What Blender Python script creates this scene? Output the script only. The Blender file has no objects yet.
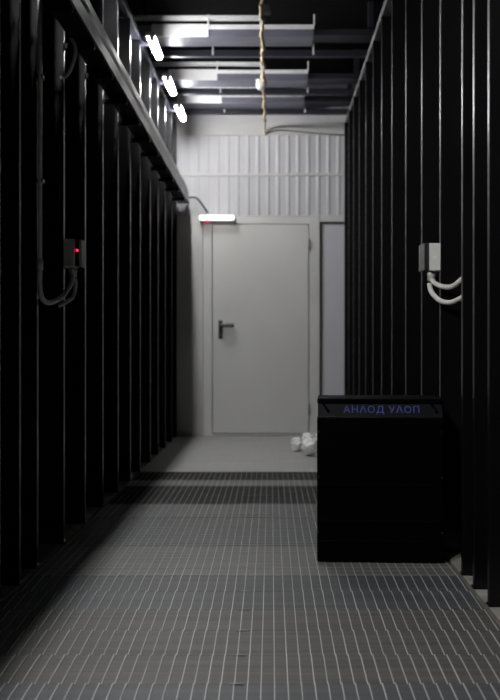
import bpy, bmesh, math, random
from mathutils import Vector, Matrix, noise
random.seed(7)
PI = math.pi
sc = bpy.context.scene
C = sc.collection

# ---------------------------------------------------------------- materials
def mat(name, col, rough=0.5, metal=0.0, var=0.0, scale=(6, 6, 6), bump=0.0, bscale=60, spec=0.5, emit=None, estr=0.0):
    m = bpy.data.materials.new(name); m.use_nodes = True
    nt = m.node_tree; b = nt.nodes['Principled BSDF']
    b.inputs['Base Color'].default_value = (*col, 1)
    b.inputs['Roughness'].default_value = rough
    b.inputs['Metallic'].default_value = metal
    b.inputs['Specular IOR Level'].default_value = spec
    tc = nt.nodes.new('ShaderNodeTexCoord')
    if var > 0:
        mp = nt.nodes.new('ShaderNodeMapping'); mp.inputs['Scale'].default_value = scale
        nz = nt.nodes.new('ShaderNodeTexNoise'); nz.inputs['Scale'].default_value = 1.0
        nz.inputs['Detail'].default_value = 5
        rp = nt.nodes.new('ShaderNodeValToRGB')
        lo = [max(0, c * (1 - var)) for c in col]; hi = [min(1, c * (1 + var)) for c in col]
        rp.color_ramp.elements[0].position = .3; rp.color_ramp.elements[1].position = .7
        rp.color_ramp.elements[0].color = (*lo, 1); rp.color_ramp.elements[1].color = (*hi, 1)
        nt.links.new(tc.outputs['Object'], mp.inputs['Vector'])
        nt.links.new(mp.outputs['Vector'], nz.inputs['Vector'])
        nt.links.new(nz.outputs['Fac'], rp.inputs['Fac'])
        nt.links.new(rp.outputs['Color'], b.inputs['Base Color'])
    if bump > 0:
        n2 = nt.nodes.new('ShaderNodeTexNoise'); n2.inputs['Scale'].default_value = bscale
        bp = nt.nodes.new('ShaderNodeBump'); bp.inputs['Strength'].default_value = bump
        bp.inputs['Distance'].default_value = .004
        nt.links.new(tc.outputs['Object'], n2.inputs['Vector'])
        nt.links.new(n2.outputs['Fac'], bp.inputs['Height'])
        nt.links.new(bp.outputs['Normal'], b.inputs['Normal'])
    if emit:
        b.inputs['Emission Color'].default_value = (*emit, 1)
        b.inputs['Emission Strength'].default_value = estr
    return m

M = dict(
    black=mat('black_powder_coat', (.0032, .0032, .0038), .30, .0, .3, (8, 8, 2), .05, 150, .3),
    wallblack=mat('black_panel', (.004, .004, .005), .6, 0, .3, (3, 3, 1), 0, 1, .2),
    boxblack=mat('black_case', (.0007, .0007, .0009), .5, 0, .3, (9, 9, 9), 0, 1, .04),
    boxheader=mat('gloss_header', (.008, .008, .010), .3, 0, .2, (9, 9, 9), 0, 1, .3),
    tray=mat('mottled_galvanised', (.25, .25, .245), .52, .2, .6, (10, 3.5, 10), .2, 40),  # uneven noise tone mottles the metal
    galv=mat('galvanised', (.17, .17, .22), .42, .3, .2, (3, 8, 8)),
    galvdark=mat('dark_galvanised', (.018, .018, .03), .45, .2, .3, (4, 8, 8)),
    whitepaint=mat('white_roof_strip', (.75, .75, .76), .5, 0, .1, (4, 6, 6)),
    ceiling=mat('black_ceiling', (.0015, .0015, .002), .9, 0, .2, (4, 4, 4), 0, 1, .05),
    sheet=mat('grey_white_sheet', (.50, .50, .525), .45, 0, .06, (2, 2, 1.2), .03, 30),
    sheettrim=mat('sheet_trim', (.52, .52, .51), .5, 0, .08, (3, 3, 3)),
    door=mat('door_paint', (.60, .60, .585), .42, 0, .04, (2, 2, 1.5), .02, 90),
    frame=mat('door_frame_paint', (.58, .58, .57), .45, 0, .05, (3, 3, 2)),
    sidepanel=mat('side_panel', (.54, .54, .585), .45, 0, .05, (2, 2, 1)),
    seal=mat('dark_seal', (.04, .04, .035), .6),
    handle=mat('black_handle', (.012, .012, .013), .35),
    lever=mat('dark_lever', (.10, .10, .10), .3, .5),
    hinge=mat('hinge_steel', (.25, .25, .25), .4, .6),
    plastic=mat('offwhite_plastic', (.72, .71, .67), .45, 0, .05, (20, 20, 20)),
    greyplastic=mat('grey_plastic', (.82, .82, .79), .5, 0, .1, (20, 20, 20)),
    shadeplastic=mat('mid_grey_plastic', (.20, .20, .20), .5, 0, .1, (20, 20, 20)),
    darkplastic=mat('dark_plastic', (.012, .012, .012), .5),
    hose=mat('corrugated_hose', (.68, .67, .63), .5, 0, .1, (30, 30, 30)),
    greyhose=mat('grey_hose', (.74, .74, .72), .5, 0, .1, (30, 30, 30)),
    red=mat('red_indicator', (.6, .02, .03), .4, emit=(1, .04, .08), estr=1.2),
    bluepaint=mat('blue_lettering', (.045, .06, .29), .5),
    bag=mat('crumpled_white_film', (.92, .92, .92), .5, 0, .1, (30, 30, 30), .4, 45),
    cable=mat('tan_cable', (.62, .47, .27), .6, 0, .45, (60, 22, 60), .3, 90),
    blackcable=mat('black_cable', (.02, .02, .02), .5),
    bar=mat('galvanised_bar', (.44, .44, .43), .5, .25, .25, (20, 2, 5)),
    rod=mat('galvanised_rod', (.27, .27, .27), .5, .3, .3, (4, 20, 5)),
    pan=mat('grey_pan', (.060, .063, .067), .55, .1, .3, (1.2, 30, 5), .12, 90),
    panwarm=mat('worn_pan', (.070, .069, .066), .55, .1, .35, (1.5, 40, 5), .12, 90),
    rodvoid=mat('shaded_rod', (.10, .10, .10), .55, .2, .3, (4, 20, 5)),  # rod copy darkened for the shaded floor bands
    panlight=mat('lit_band_pan', (.115, .115, .112), .55, .1, .2, (1.5, 20, 5), .12, 90),  # panel tones from here carry lit and shaded floor bands
    panmid=mat('half_lit_pan', (.078, .078, .078), .55, .1, .2, (1.5, 20, 5), .12, 90),
    panfar=mat('lit_far_plate', (.38, .38, .37), .5, .1, .22, (1.5, 34, 5), .12, 90),  # paler colour makes the far floor look more lit
    panvoid=mat('grate_void', (.008, .008, .008), .8),  # near-black stands in for the unlit depth under the grating
    ledge=mat('concrete_ledge', (.24, .225, .20), .85, 0, .3, (9, 9, 9), .3, 60),
    lampbody=mat('lamp_body', (.5, .5, .5), .5),
    detector=mat('white_detector', (.85, .84, .80), .4),
)
def emissive(name, strength, col=(1, .995, .985)):
    return mat(name, (.9, .9, .9), .4, emit=col, estr=strength)
M['tube'] = emissive('lamp_diffuser_glow', 240)
M['tubemid'] = emissive('lamp_diffuser_glow_middle', 130)
M['tubefront'] = emissive('lamp_diffuser_glow_front', 740)
M['exit'] = emissive('exit_diffuser_glow', 2.2, (1, .97, .95))

# ---------------------------------------------------------------- mesh helpers
class MB:
    def __init__(s): s.bm = bmesh.new(); s.mi = 0
    def box(s, x0, x1, y0, y1, z0, z1, mi=None, bev=0.0, seg=2):
        t = bmesh.new()
        vs = [t.verts.new((x, y, z)) for x in (x0, x1) for y in (y0, y1) for z in (z0, z1)]
        for f in ((0, 1, 3, 2), (4, 6, 7, 5), (0, 4, 5, 1), (2, 3, 7, 6), (0, 2, 6, 4), (1, 5, 7, 3)):
            t.faces.new([vs[i] for i in f])
        if bev: bmesh.ops.bevel(t, geom=list(t.edges), offset=bev, segments=seg, profile=.6, affect='EDGES')
        s.merge(t, mi); return s
    def merge(s, t, mi=None, mx=None):
        bmesh.ops.recalc_face_normals(t, faces=list(t.faces))
        vm = {}
        for v in t.verts: vm[v] = s.bm.verts.new(mx @ v.co if mx else v.co)
        for f in t.faces:
            nf = s.bm.faces.new([vm[v] for v in f.verts]); nf.material_index = s.mi if mi is None else mi
            nf.smooth = f.smooth
        t.free()
    def quad(s, pts, mi=None):
        f = s.bm.faces.new([s.bm.verts.new(p) for p in pts]); f.material_index = s.mi if mi is None else mi
    def prism(s, pts, axis, a, b, mi=None, bev=0.0):
        """polygon pts in the two remaining axes, extruded along axis ('x','y','z') from a to b"""
        t = bmesh.new()
        def P(p, h):
            return {'x': (h, p[0], p[1]), 'y': (p[0], h, p[1]), 'z': (p[0], p[1], h)}[axis]
        A = [t.verts.new(P(p, a)) for p in pts]; B = [t.verts.new(P(p, b)) for p in pts]
        n = len(pts); t.faces.new(A); t.faces.new(B[::-1])
        for i in range(n): t.faces.new((A[i], B[i], B[(i + 1) % n], A[(i + 1) % n]))
        if bev:
            es = [e for e in t.edges if abs((e.verts[0].co - e.verts[1].co)['xyz'.index(axis)]) > 1e-5]
            bmesh.ops.bevel(t, geom=es, offset=bev, segments=2, profile=.6, affect='EDGES')
        s.merge(t, mi); return s
    def tube(s, pts, r, n=10, mi=None, ridge=0.0):
        t = bmesh.new(); pts = [Vector(p) for p in pts]; rings = []
        up = Vector((0.13, 0.31, 0.94)).normalized(); prev = None
        for i, p in enumerate(pts):
            d = (pts[min(i + 1, len(pts) - 1)] - pts[max(i - 1, 0)]).normalized()
            u = prev if prev is not None else up
            u = (u - d * u.dot(d))
            if u.length < 1e-4: u = Vector((1, 0, 0)) - d * d.x
            u.normalize(); prev = u; w = d.cross(u)
            rr = r * (1 + (ridge if i % 2 else -ridge))
            rings.append([t.verts.new(p + (u * math.cos(2 * PI * k / n) + w * math.sin(2 * PI * k / n)) * rr) for k in range(n)])
        for a, b in zip(rings, rings[1:]):
            for k in range(n):
                f = t.faces.new((a[k], a[(k + 1) % n], b[(k + 1) % n], b[k])); f.smooth = True
        t.faces.new(rings[0][::-1]); t.faces.new(rings[-1])
        s.merge(t, mi); return s
    def lathe(s, prof, center, axis='z', n=20, mi=None):
        t = bmesh.new(); rings = []
        rot = {'z': Matrix.Identity(3), 'y': Matrix.Rotation(-PI / 2, 3, 'X'), 'x': Matrix.Rotation(PI / 2, 3, 'Y')}[axis]
        for r, h in prof:
            rings.append([t.verts.new(rot @ Vector((r * math.cos(2 * PI * k / n), r * math.sin(2 * PI * k / n), h)) + Vector(center)) for k in range(n)])
        for a, b in zip(rings, rings[1:]):
            for k in range(n):
                f = t.faces.new((a[k], a[(k + 1) % n], b[(k + 1) % n], b[k])); f.smooth = True
        t.faces.new(rings[0][::-1]); t.faces.new(rings[-1])
        s.merge(t, mi); return s
    def build(s, name, mats, parent=None, recalc=False):
        if not isinstance(mats, (list, tuple)): mats = [mats]
        me = bpy.data.meshes.new(name); s.bm.to_mesh(me); s.bm.free()
        for m in mats: me.materials.append(m)
        o = bpy.data.objects.new(name, me); C.objects.link(o)
        if parent:
            o.parent = parent
            o.matrix_parent_inverse = Matrix.Translation(parent.location).inverted()
        return o

def tag(o, label, cat, group=None):
    o['label'] = label; o['category'] = cat
    if group: o['group'] = group
    return o
def thing(name, label, cat, loc=(0, 0, 0), group=None):
    o = bpy.data.objects.new(name, None); o.empty_display_size = .05
    o.location = loc; C.objects.link(o)
    return tag(o, label, cat, group)
def struct(o):
    o['kind'] = 'structure'; return o
def spline(ctrl, n=10):
    P = [Vector(p) for p in ctrl]; P = [2 * P[0] - P[1]] + P + [2 * P[-1] - P[-2]]; out = []
    for i in range(1, len(P) - 2):
        for k in range(n):
            t = k / n
            out.append(.5 * ((2 * P[i]) + (-P[i - 1] + P[i + 1]) * t + (2 * P[i - 1] - 5 * P[i] + 4 * P[i + 1] - P[i + 2]) * t * t
                             + (-P[i - 1] + 3 * P[i] - 3 * P[i + 1] + P[i + 2]) * t ** 3))
    out.append(P[-2]); return out

# ---------------------------------------------------------------- dimensions
F = 1000.0; VX, VY = 271.0, 345.0; CH = .867
YB = 9.52                                   # back wall
XL, XR = -.91, .715                         # corridor faces of the uprights
WL, WR = -1.04, .845                        # panels behind the uprights
Y0 = -.6                                    # corridor runs on behind the viewer

# ---------------------------------------------------------------- floor
FX0, FX1 = -.900, .708
f = MB()
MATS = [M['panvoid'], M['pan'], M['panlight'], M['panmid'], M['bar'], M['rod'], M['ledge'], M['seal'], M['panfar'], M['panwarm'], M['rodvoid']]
f.box(WL, WR, Y0, YB + .15, -.14, -.07, 0)                         # slab under the grating
f.box(WL, FX0 - .012, Y0, YB, -.07, 0, 6)                          # ledges under the uprights
f.box(FX1 + .012, WR, Y0, YB, -.07, 0, 6)
f.box(FX0 - .012, FX0 - .004, Y0, YB, -.07, -.02, 7)
f.box(FX1 + .004, FX1 + .012, Y0, YB, -.07, -.02, 7)
pitch = .0345; nb = int((FX1 - FX0) / pitch)
bx = [FX0 + .012 + i * pitch for i in range(nb + 1)]
bx = [x for x in bx if x < FX1 - .004]
# foreground: sagging deck planks 0.24 m deep, each with raised longitudinal bars
DROP = .012
yb = 3.765
k = 0
while yb - .24 * k > Y0 + .25:
    ya = yb - .24 * (k + 1); yc = yb - .24 * k - .004; k += 1     # ya near edge, yc far edge
    sag = [(0.0, -.0005), (.25, -.0025), (.5, -.0055), (.75, -.0085), (1.0, -DROP)]
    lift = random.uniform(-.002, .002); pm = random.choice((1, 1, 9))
    for (t0, z0), (t1, z1) in zip(sag, sag[1:]):
        y_0 = yc + (ya - yc) * t0; y_1 = yc + (ya - yc) * t1
        f.quad([(FX0, y_0, z0 + lift), (FX0, y_1, z1 + lift), (FX1, y_1, z1 + lift), (FX1, y_0, z0 + lift)], pm)
        for x in bx:
            w = .0012; h = .0035; a = z0 + lift; b = z1 + lift
            f.quad([(x - w, y_0, a + h), (x - w, y_1, b + h), (x + w, y_1, b + h), (x + w, y_0, a + h)], 4)
            f.quad([(x - w, y_0, a), (x - w, y_1, b), (x - w, y_1, b + h), (x - w, y_0, a + h)], 4)
            f.quad([(x + w, y_0, a + h), (x + w, y_1, b + h), (x + w, y_1, b), (x + w, y_0, a)], 4)
    f.quad([(FX0, yc, lift), (FX1, yc, lift), (FX1, yc, -.05), (FX0, yc, -.05)], 1)
    f.quad([(FX0, ya, -DROP + lift), (FX0, ya, -.05), (FX1, ya, -.05), (FX1, ya, -DROP + lift)], 1)
    # cross rod ends showing at the plank seam
    f.tube([(-.107, yc - .006, .001 + lift), (-.09, yc - .002, .0015 + lift), (-.070, yc - .006, .001 + lift)], .0022, 6, 5)
# beyond: flat grating panels, open and plated, with lit and shaded bands in their tones
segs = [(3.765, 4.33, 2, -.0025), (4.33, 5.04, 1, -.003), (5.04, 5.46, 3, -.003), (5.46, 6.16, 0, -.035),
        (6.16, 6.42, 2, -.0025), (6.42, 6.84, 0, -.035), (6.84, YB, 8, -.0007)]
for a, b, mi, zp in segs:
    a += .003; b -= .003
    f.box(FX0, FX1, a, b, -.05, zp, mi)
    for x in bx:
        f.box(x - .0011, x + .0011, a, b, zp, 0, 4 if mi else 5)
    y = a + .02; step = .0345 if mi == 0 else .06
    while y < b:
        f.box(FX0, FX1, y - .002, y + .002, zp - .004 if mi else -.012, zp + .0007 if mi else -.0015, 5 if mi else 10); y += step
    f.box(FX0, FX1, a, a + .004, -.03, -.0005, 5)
floor = struct(f.build('floor', MATS))

# ---------------------------------------------------------------- ceiling, side walls
struct(MB().box(WL, WR, Y0, YB + .15, 3.36, 3.42).build('ceiling', M['ceiling']))
for side, x0, x1 in (('left', WL - .04, WL), ('right', WR, WR + .04)):
    m = MB().box(x0, x1, Y0, YB + .15, -.14, 3.36)
    xs = x1 if side == 'left' else x0; sg = 1 if side == 'left' else -1
    y = Y0 + .1
    while y < YB - .1:                                               # shallow pressed ribs
        m.box(min(xs, xs + sg * .008), max(xs, xs + sg * .008), y, y + .06, 0, 3.3, bev=.003, seg=1); y += .125
    struct(m.build('wall_' + side, M['wallblack']))
# top rails over the uprights
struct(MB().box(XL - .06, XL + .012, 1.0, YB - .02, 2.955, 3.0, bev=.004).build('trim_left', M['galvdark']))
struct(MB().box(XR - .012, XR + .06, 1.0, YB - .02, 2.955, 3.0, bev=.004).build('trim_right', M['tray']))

# ---------------------------------------------------------------- uprights
def upright(xi, y, sg, label, group):
    """steel channel upright: a web facing down the corridor, a flange along it, open at the far side"""
    d = .118; th = .006; fl = .034
    xi += (y - 3.6) / 5.9 * (.024 if sg < 0 else -.026) + (.007 if sg > 0 and y < 4 else 0)
    def X(u): return xi + sg * u                                     # u: depth into the wall
    pts = [(X(0), y), (X(d), y), (X(d), y + th), (X(th), y + th), (X(th), y + fl - th), (X(.03), y + fl - th), (X(.03), y + fl), (X(0), y + fl)]
    root = thing('steel_upright', label, 'upright', (X(.05), y + .03, 0), group)
    MB().prism(pts, 'z', .008, 2.953, bev=.0022).build('channel', M['black'], root)
    fm = MB().box(min(X(-.004), X(d)), max(X(-.004), X(d)), y - .006, y + fl + .006, 0.0003, .008, bev=.002, seg=1)
    fm.build('foot_plate', M['black'], root)
    return root
ordw = ['first', 'second', 'third', 'fourth', 'fifth', 'sixth', 'seventh', 'eighth', 'ninth', 'tenth', 'eleventh']
LY = [3.34, 3.61, 3.88, 4.37, 4.86, 5.36, 5.88, 6.38, 6.85, 7.40, 7.90, 8.42, 8.95, 9.40]
RY = [3.31, 3.55, 3.76, 4.20, 4.70, 5.24, 5.82, 6.34, 6.86, 7.36, 7.88, 8.40, 8.90, 9.38]
for i, y in enumerate(LY):
    if i < 2: lab = ['nearest black steel upright of the left wall, at the picture edge', 'second nearest black steel upright of the left wall'][i]
    elif i == 2: lab = 'black steel upright of the left wall carrying the vertical grey conduit'
    elif i == 3: lab = 'black steel upright of the left wall carrying the grey switch box with red light'
    elif i == 13: lab = 'last black steel upright of the left wall, beside the door wall'
    else: lab = f'{ordw[i-4]} black steel upright beyond the left switch box with red light'
    upright(XL, y, -1, lab, 'black uprights of the left wall')
for i, y in enumerate(RY):
    if i < 3: lab = ['nearest black steel upright of the right wall, at the picture edge', 'second nearest black steel upright of the right wall',
                     'third nearest black steel upright of the right wall, where the pale hoses vanish'][i]
    elif i == 3: lab = 'black steel upright of the right wall carrying the pale switch box'
    elif i == 13: lab = 'last black steel upright of the right wall, beside the door wall'
    else: lab = f'{ordw[i-4]} black steel upright beyond the pale switch box on the right wall'
    upright(XR, y, 1, lab, 'black uprights of the right wall')

# ---------------------------------------------------------------- back wall
def bz(py): return CH + (VY - py) / 105.0
def bxx(px): return (px - VX) / 105.0
w = MB()
w.box(WL, WR, YB + .04, YB + .15, 0, 3.36, 0)                        # core
def ribbed(x0, x1, z0, z1, ph):
    pts = [(x0, YB + .045), ]
    x = x0 + ph; out = [(x0, YB)]
    while x + .05 < x1:
        out += [(x, YB), (x + .012, YB - .0055), (x + .030, YB - .0055), (x + .042, YB)]; x += .096
    out += [(x1, YB), (x1, YB + .05), (x0, YB + .05)]
    w.prism(out, 'z', z0, z1, 0)
ribbed(WL, WR, 2.10, 2.475, .03)
ribbed(WL, WR, 2.505, 2.86, .03)
w.box(WL, WR, YB - .012, YB + .05, 2.475, 2.505, 1, bev=.003)
w.box(WL, WR, YB - .014, YB + .05, 2.86, 2.985, 1, bev=.003)
w.box(WL, WR, YB - .0, YB + .05, 2.985, 3.36, 0)
# lower partition around the door
w.box(WL, -.648, YB - .004, YB + .05, 0, 2.10, 1)
w.box(.466, WR, YB + .012, YB + .05, 0, 2.10, 2)
w.box(.4635, .485, YB - .002, YB + .02, 0, 2.035, 3)                 # dark seal round the side panel
w.box(.4635, WR, YB - .002, YB + .02, 2.022, 2.04, 3)
w.box(.4635, WR, YB - .012, YB + .05, 2.04, 2.105, 1)
w.box(-.648, .4635, YB - .008, YB + .05, 2.088, 2.105, 1)
struct(w.build('wall_back', [M['sheet'], M['sheettrim'], M['sidepanel'], M['seal']]))
# door
dr = struct(MB().box(-.553, .354, YB - .022, YB + .035, .03, 2.011, bev=.004).build('door_1', M['door']))
fr = MB()
fr.box(-.645, -.560, YB - .015, YB + .05, 0, 2.088, bev=.005)
fr.box(.361, .4625, YB - .015, YB + .05, 0, 2.088, bev=.005)
fr.box(-.565, .366, YB - .0145, YB + .05, 2.018, 2.088, bev=.005)
fr.box(-.565, .366, YB - .012, YB + .05, 0.0005, .024, bev=.002)
fr.build('door_frame', M['frame'], dr)
hp = MB().box(-.499, -.459, YB - .030, YB - .021, .925, 1.10, bev=.003).build('handle_plate', M['handle'], dr)
lv = MB()
lv.tube([(-.479, YB - .028, 1.055), (-.479, YB - .075, 1.055)], .011, 12)
lv.tube(spline([(-.479, YB - .072, 1.055), (-.44, YB - .078, 1.055), (-.39, YB - .076, 1.054), (-.352, YB - .07, 1.052)], 6), .019, 12)
lv.build('lever', M['lever'], hp)
cy = MB().lathe([(.013, 0), (.013, .006), (.009, .008)], (-.479, YB - .039, .965), 'y', 14).build('lock_cylinder', M['lever'], hp)
for z in (1.77, .20):
    MB().lathe([(.006, 0), (.0085, .005), (.0085, .05), (.007, .052), (.007, .056), (.0085, .058), (.0085, .105), (.006, .11)], (.362, YB - .026, z), 'z', 12).build('hinge', M['hinge'], dr)

# ---------------------------------------------------------------- roof beams
for i, (y0, nm) in enumerate(((7.2, 'nearest'), (8.38, 'middle'), (9.17, 'farthest'))):
    g = 'roof beams over the corridor'
    r = thing('roof_beam', f'{nm} of the three pale steel roof beams above the corridor', 'beam', (0, y0, 3.087), g)
    dpt = .24
    b = MB(); b.box(WL, .31, y0, y0 + dpt, 3.087, 3.17, bev=.006); b.build('box_section', M['galv'], r)
    MB().box(.305, WR, y0 + .02, y0 + dpt - .03, 3.105, 3.15, bev=.005).build('end_section', M['galvdark'], r)
    MB().box(-.46, .31, y0 - .008, y0 + .001, 3.140, 3.172, bev=.002).build('edge_strip', M['whitepaint'], r)
    MB().box(-.86, -.45, y0 - .012, y0, 3.084, 3.176, bev=.003).build('splice_plate', M['whitepaint'], r)
    MB().box(WL, -.075, y0 - .03, y0 + .02, 3.205, 3.232, bev=.003).build('upper_rail', M['whitepaint'], r)
    for x in (-.075, .31, -.45):
        c = MB().box(x - .006, x + .006, y0 - .034, y0 - .010, 3.165, 3.238, bev=.002, seg=1)
        c.build('hanger_clip', M['whitepaint'], r)
    for x in (WL + .12, WR - .12):
        MB().box(x - .02, x + .02, y0 + .05, y0 + .09, 3.17, 3.3602, bev=.002, seg=1).build('hanger', M['galvdark'], r)
for i, (y0, nm) in enumerate(((7.56, 'just behind the nearest pale roof beam'), (8.70, 'just behind the middle pale roof beam'), (9.44, 'just behind the farthest pale roof beam, at the door wall'))):
    r = thing('tie_bar', f'dark steel tie bar {nm}', 'beam', (0, y0, 3.05), 'dark tie bars under the roof')
    b = MB(); b.box(WL, WR, y0, y0 + .05, 3.05, 3.10, bev=.004); b.build('bar', M['galvdark'], r)
    for x in (-.44, .32):
        MB().box(x - .006, x + .006, y0 - .006, y0 + .004, 3.06, 3.16, bev=.001, seg=1).build('hanger_clip', M['whitepaint'], r)

# ---------------------------------------------------------------- cable along the roof
pts = []
n = 90
for k in range(n + 1):
    t = k / n; y = 5.6 + (9.3 - 5.6) * t
    z = 2.935 + .012 * math.sin(y * 9) - .03 * math.sin(PI * (t * 3.2 % 1)) * .5
    x = -.058 + .006 * math.sin(y * 13.0) + .004 * math.sin(y * 31)
    pts.append((x, y, z))
cr = thing('roof_cable', 'tan bundled cable running along the middle of the roof to the door wall', 'cable', (-.058, 7.2, 2.93))
MB().tube(pts, .011, 8).build('bundle', M['cable'], cr)
tl = MB().tube(spline([pts[-1], (-.06, 9.42, 2.93), (-.058, 9.47, 2.90), (-.055, 9.49, 2.86)], 6), .009, 8); tl.build('tail', M['cable'], cr)
for y in (6.0, 7.3, 8.3, 9.2):
    k = min(range(len(pts)), key=lambda q: abs(pts[q][1] - y))
    MB().lathe([(.0145, 0), (.0145, .02)], (pts[k][0], y - .01, pts[k][2]), 'y', 10).build('cable_tie', M['blackcable'], cr)
for y, zt in ((7.3, 3.087), (8.3, 3.087), (9.25, 3.087)):
    MB().tube([(-.056, y, 2.94), (-.05, y, zt + .002)], .004, 6).build('hanger', M['blackcable'], cr)
bx_ = thing('junction_box', 'small black junction box on the tan roof cable', 'box', (-.04, 6.27, 2.93))
MB().box(-.078, -.002, 6.25, 6.33, 2.952, 3.00, bev=.006).build('housing', M['darkplastic'], bx_)
MB().tube([(-.04, 6.29, 2.998), (-.04, 6.29, 3.3602)], .006, 8).build('drop_rod', M['darkplastic'], bx_)
dt = thing('smoke_detector', 'round white detector on the tan roof cable', 'detector', (-.075, 7.9, 2.9))
MB().lathe([(.012, -.045), (.028, -.04), (.038, -.02), (.042, 0), (.040, .018), (.03, .028)], (-.078, 7.9, 2.925), 'z', 20).build('dome', M['detector'], dt)
MB().lathe([(.044, .026), (.044, .036), (.02, .04), (.006, .045), (.006, .43)], (-.078, 7.9, 2.925), 'z', 20).build('base', M['detector'], dt)
tag(MB().tube(spline([(-.055, 9.492, 2.875), (.05, 9.496, 2.905), (.2, 9.497, 2.9), (.45, 9.497, 2.875), (XR - .01, 9.498, 2.862)], 10), .005, 8).build('thin_wire', M['blackcable']),
    'thin dark wire strung along the top of the pale door wall', 'wire')

# ---------------------------------------------------------------- left cable trunking
tr = thing('cable_trunking', 'long mottled metal cable trunking along the left wall above head height', 'trunking', (-.83, 6, 2.19))
MB().box(-.875, -.776, 1.2, 9.40, 2.195, 2.308, bev=.003).build('channel', M['black'], tr)
MB().prism([(-.776, 2.189), (-.765, 2.189), (-.789, 2.362), (-.800, 2.362)], 'y', 1.2, 9.40, bev=.002).build('side_face', M['tray'], tr)
t = MB()
for y in LY[:-1]:
    b = MB().box(XL + .0005 + max(0, (y - 3.6) / 5.9 * .024), -.775, y + .012, y + .045, 2.165, 2.192, bev=.003, seg=1); b.build('bracket', M['black'], tr)

# ---------------------------------------------------------------- lamps on the left wall
def lamp(y, ln, label, dm):
    x, z = -.791, 2.905
    r = thing('batten_light', label, 'light', (x, y, z), 'batten lights along the top of the left wall')
    b = MB().box(x - .045, x + .02, y - ln / 2 - .02, y + ln / 2 + .02, z + .018, z + .045, bev=.006); b.build('housing', M['lampbody'], r)
    MB().tube([(x, y - ln / 2, z), (x, y - ln / 2 + .012, z), (x, y + ln / 2 - .012, z), (x, y + ln / 2, z)], .022, 16).build('diffuser', dm, r)
    for s in (-1, 1):
        MB().box(x - .017, x + .017, y + s * (ln / 2 + .008) - .010, y + s * (ln / 2 + .008) + .010, z - .017, z + .024, bev=.004).build('end_cap', M['lampbody'], r)
    MB().box(XL + .0005 + max(0, (y - 3.6) / 5.9 * .024), x - .03, y - .03, y + .03, z + .022, z + .040, bev=.003).build('bracket', M['galvdark'], r)
    return r
for y, nm in ((6.87, 'nearest'), (7.88, 'middle'), (8.80, 'farthest')):
    lamp(y, .40, f'{nm} glowing white batten light at the top of the left wall', M['tube'])
for y, nm, dm in ((5.55, 'third glowing white batten light from the corridor mouth, beyond the top of the picture', 'tubemid'),
                  (2.3, 'second glowing white batten light from the corridor mouth, above the picture', 'tubefront'),
                  (1.2, 'glowing white batten light nearest the corridor mouth, above the picture', 'tubefront')):
    r = lamp(y, .40, nm, M[dm])
    MB().box(-.80, -.79, y - .01, y + .01, 2.948, 3.3602).build('hanger', M['galvdark'], r)

# ---------------------------------------------------------------- emergency light over the door
e = thing('emergency_light', 'glowing white emergency light with red indicator above the door', 'light', (-.51, 9.42, 2.06))
MB().box(-.68, -.343, 9.46, 9.512, 2.04, 2.098, bev=.008).build('housing', M['plastic'], e)
MB().box(-.675, -.348, 9.40, 9.462, 2.046, 2.086, bev=.016, seg=3).build('diffuser', M['exit'], e)
MB().lathe([(.012, -.004), (.016, 0), (.016, .012), (.012, .016)], (-.60, 9.43, 2.030), 'z', 14).build('indicator', M['red'], e)
tag(MB().tube(spline([(-.80, 9.398, 2.24), (-.76, 9.41, 2.255), (-.70, 9.42, 2.25), (-.64, 9.45, 2.18), (-.60, 9.475, 2.12)], 8), .009, 8).build('supply_cable', M['blackcable']),
    'short black cable looping from the trunking end to the emergency light', 'cable')

# ---------------------------------------------------------------- switch boxes
def switch_box(xw, sg, y, z0, z1, label, body, plate, led, group=None):
    """sg: direction out from the upright into the corridor"""
    r = thing('switch_box', label, 'switch box', (xw, y, z0), group)
    def B(u0, u1, a, b, c, d, bev, m, name, par):
        return MB().box(min(xw + sg * u0, xw + sg * u1), max(xw + sg * u0, xw + sg * u1), a, b, c, d, bev=bev).build(name, m, par)
    ya, yb2 = y, y + .10
    bd = B(-.002, .048, ya, yb2, z0, z1, .004, body, 'housing', r)
    B(.047, .068, ya + .012, yb2 - .008, z0 + .006, z1 + .002, .003, M['darkplastic'], 'switch_block', r)
    B(.0675, .079, ya + .004, yb2, z0 + .002, z1 - .002, .003, plate, 'cover_plate', r)
    MB().box(xw + sg * .024 - .006, xw + sg * .024 + .006, ya - .002, ya + .001, (z0 + z1) / 2 - .006, (z0 + z1) / 2 + .002, bev=.0005, seg=1).build('screw_cover', M['greyplastic'], bd)
    MB().lathe([(.012, -.042), (.017, -.04), (.017, -.022), (.0195, -.02), (.0195, -.008), (.015, -.006), (.015, .002)], (xw + sg * .034, y + .04, z0), 'z', 12).build('cable_gland', body, r)
    if led:
        MB().lathe([(.003, 0), (.006, .003), (.006, .012)], (xw + sg * .058, ya + .003, (z0 + z1) / 2 + .012), 'y', 12).build('indicator', M['red'], r)
    return r
switch_box(XR - .0, -1, 4.205, 1.18, 1.296, 'pale switch box with open cover on the right wall', M['plastic'], M['shadeplastic'], False)
switch_box(XL + .002, 1, 4.375, 1.208, 1.332, 'grey switch box with a red indicator light on the left wall', M['greyplastic'], M['plastic'], True)
gx, gy, gz = XR - .034, 4.245, 1.146
tag(MB().tube(spline([(gx, gy, gz), (gx + .006, gy - .05, gz - .02), (gx + .035, gy - .08, gz - .036), (gx + .07, gy - .10, gz - .036), (.785, 4.11, 1.138), (.829, 4.09, 1.178)], 9), .0105, 10, ridge=.06).build('flexible_hose', M['hose']),
    'upper of two pale flexible hoses curving from the right switch box', 'hose', 'pale hoses under the right switch box')
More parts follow.
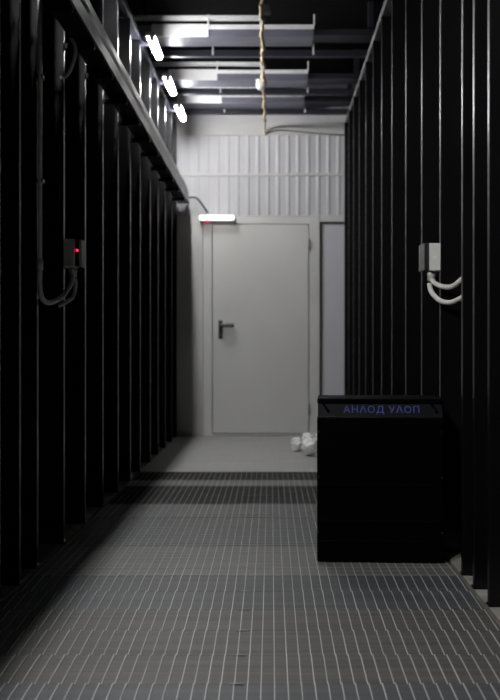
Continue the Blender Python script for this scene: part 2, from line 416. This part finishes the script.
tag(MB().tube(spline([(gx - .006, gy + .016, gz - .020), (gx - .003, gy - .02, gz - .055), (gx + .022, gy - .07, gz - .092), (gx + .06, gy - .10, gz - .103), (.775, 4.09, 1.058), (.829, 4.07, 1.092)], 9), .0105, 10, ridge=.06).build('flexible_hose', M['hose']),
    'lower of two pale flexible hoses curving from the right switch box', 'hose', 'pale hoses under the right switch box')
lx, ly, lz = XL + .036, 4.415, 1.180
tag(MB().tube(spline([(lx, ly, lz), (lx - .002, ly - .05, lz - .05), (-.878, 4.20, 1.069), (-.887, 4.01, 1.037), (-.891, 3.90, 1.047), (-.890, 3.85, 1.09), (-.889, 3.845, 1.166)], 9), .0105, 10, ridge=.06).build('flexible_hose', M['greyhose']),
    'grey flexible hose looping from the left switch box to the conduit', 'hose')
tag(MB().tube(spline([(lx + .006, ly + .018, lz - .018), (lx + .008, ly + .01, lz - .06), (lx + .004, ly - .02, lz - .10), (lx - .012, ly - .06, lz - .122), (-.925, 4.345, 1.035)], 8), .009, 10, ridge=.06).build('flexible_hose', M['greyhose']),
    'short grey hose tucking behind the upright below the left switch box', 'hose')
cd = thing('wall_conduit', 'vertical grey conduit pipe on the left wall above the hose loop', 'conduit', (-.884, 3.85, 1.16))
MB().tube([(-.889, 3.845, 1.16), (-.889, 3.845, 2.193)], .0095, 12).build('pipe', M['greyhose'], cd)
MB().lathe([(.0108, -.02), (.0135, -.018), (.0135, .02), (.0105, .022)], (-.889, 3.845, 1.175), 'z', 12).build('coupling', M['plastic'], cd)
for z in (1.5, 1.9):
    MB().box(-.912, -.877, 3.838, 3.8795, z - .008, z + .008, bev=.002, seg=1).build('pipe_clip', M['black'], cd)
tag(MB().tube(spline([(-.868, 4.33, 2.1955), (-.852, 4.33, 2.17), (-.848, 4.33, 2.13), (-.862, 4.335, 2.08), (-.885, 4.350, 2.045), (-.915, 4.3615, 2.03)], 8), .009, 10).build('cable_loop', M['greyhose']),
    'short grey cable bowing out from under the left trunking', 'cable')

# ---------------------------------------------------------------- black box with blue lettering
bxr = thing('equipment_case', 'black box with blue lettering on its slanted header, on the floor at right', 'box', (.436, 4.2, 0))
x0, x1, yf, yk = .184, .686, 4.0, 4.32
MB().box(x0, x1, yf, yk, .004, .578, bev=.004).build('body', M['boxblack'], bxr)
for z in (.075, .155, .30):
    MB().box(x0 + .004, x1 - .004, yf - .004, yf + .004, z, z + .012, bev=.002, seg=1).build('front_rail', M['boxblack'], bxr)
for z in (.12, .34, .52):
    for x in (x0 + .006, x1 - .006):
        MB().lathe([(.002, 0), (.005, .003), (.005, .006)], (x, yf - .003, z), 'y', 10).build('rivet', M['boxheader'], bxr)
hd = MB().prism([(yf + .002, .579), (yk, .579), (yk, .634), (yf + .05, .634), (yf + .043, .630)], 'x', x0 + .003, x1 - .003, bev=.002)
hdo = hd.build('header', M['boxheader'], bxr)
MB().box(x0 + .0, x1 + .003, yf + .040, yk + .004, .629, .651, bev=.004).build('lid', M['boxblack'], bxr)
MB().box(x0 + .04, x0 + .075, yf - .004, yf + .01, .572, .582, bev=.002).build('front_lip', M['boxheader'], bxr)
ang = math.atan2(.051, .041)                                         # tilt of the header face
def on_header(u, v, h=0.0):                                          # u across, v up the slope from its foot
    L = math.hypot(.041, .051)
    return Vector((u, yf + .002 + .041 * v / L - h * .051 / L, .579 + .051 * v / L + h * .041 / L))
for xa in (x0 + .035, x1 - .035):
    p0 = on_header(xa - .010, .062, .003); p1 = on_header(xa + .012, .022, .003)
    MB().tube([p0, p0.lerp(p1, .5), p1], .0055, 8).build('latch_strap', M['boxblack'], bxr)
cu = bpy.data.curves.new('lettering', 'FONT'); cu.body = 'АНΛОД УΛОП'; cu.size = .046; cu.extrude = .0006
cu.align_x = 'CENTER'; cu.align_y = 'CENTER'; cu.space_character = 1.12
to = bpy.data.objects.new('tmp_lettering', cu); C.objects.link(to)
bpy.context.view_layer.update()
me = bpy.data.meshes.new_from_object(to.evaluated_get(bpy.context.evaluated_depsgraph_get()))
bpy.data.objects.remove(to)
xs = [v.co.x for v in me.vertices]; wtxt = max(xs) - min(xs); cx = (max(xs) + min(xs)) / 2
me.materials.clear(); me.materials.append(M['bluepaint'])
c = on_header(.441, .034, .0022)
me.transform(Matrix.Translation(c) @ Matrix.Rotation(ang, 4, 'X') @ Matrix.Scale(.303 / wtxt, 4, (1, 0, 0)) @ Matrix.Translation((-cx, 0, 0)))
lo = bpy.data.objects.new('lettering', me); C.objects.link(lo); lo.parent = bxr
lo.matrix_parent_inverse = Matrix.Translation(bxr.location).inverted()

bpy.context.view_layer.update()
_p = Matrix.Translation((x0, yf, 0)) @ Matrix.Rotation(math.radians(-3.6), 4, 'Z') @ Matrix.Translation((-x0, -yf, 0))
bxr.matrix_world = _p @ Matrix.Translation(bxr.location)

# ---------------------------------------------------------------- crumpled white bags by the door
def crumple(x, y, r, seed, label):
    bm = bmesh.new(); bmesh.ops.create_icosphere(bm, subdivisions=5, radius=1.0)
    off = Vector((seed * 3.1, seed * 1.7, seed))
    for v in bm.verts:
        d = v.co.normalized()
        k = 1 + .2 * noise.noise(d * 1.7 + off) + .14 * noise.noise(d * 3.3 + off) - .12 * abs(noise.noise(d * 5 + off)) + .05 * noise.noise(d * 11 + off)
        v.co = d * r * k
    zmin = min(v.co.z for v in bm.verts)
    for v in bm.verts:
        v.co.z -= zmin
        if v.co.z < .012: v.co.z = .012 - (.012 - v.co.z) * .3 - .0084
        v.co += Vector((x, y, .001))
    zmin = min(v.co.z for v in bm.verts)
    for v in bm.verts: v.co.z -= zmin - .0008
    for fc in bm.faces: fc.smooth = True
    m = MB(); m.bm.free(); m.bm = bm
    tag(m.build('crumpled_bag', M['bag']), label, 'bag', 'crumpled white bags on the floor by the door')
crumple(.306, 7.82, .067, 1.3, 'largest crumpled white bag, in front, beside the black box')
crumple(.212, 8.16, .054, 2.9, 'small crumpled white bag at the left end of the heap')
crumple(.318, 8.62, .052, 4.4, 'crumpled white bag behind the largest one, before the door')
crumple(.432, 8.72, .052, 6.1, 'crumpled white bag behind, nearest the right wall')

# ---------------------------------------------------------------- world, camera
wd = bpy.data.worlds.new('dark_room'); wd.use_nodes = True
wd.node_tree.nodes['Background'].inputs['Color'].default_value = (.5, .52, .6, 1)
wd.node_tree.nodes['Background'].inputs['Strength'].default_value = .0005
sc.world = wd
cam = bpy.data.cameras.new('camera'); co = bpy.data.objects.new('camera', cam); C.objects.link(co)
co.location = (0, 0, CH); co.rotation_euler = (PI / 2, 0, 0)
cam.sensor_fit = 'HORIZONTAL'; cam.sensor_width = 36; cam.lens = 36 * F / 500
cam.shift_x = -(VX - 250) / 500; cam.shift_y = (VY - 350) / 500
cam.dof.use_dof = True; cam.dof.focus_distance = 3.4; cam.dof.aperture_fstop = 5.6
cam.clip_start = .05
sc.camera = co
vs = sc.view_settings
sc.display_settings.display_device = 'sRGB'
vs.view_transform = 'Standard'; vs.look = 'None'; vs.exposure = 0; vs.gamma = 1; vs.use_curve_mapping = False
sc.cycles.use_denoising = True
sc.cycles.max_bounces = 8
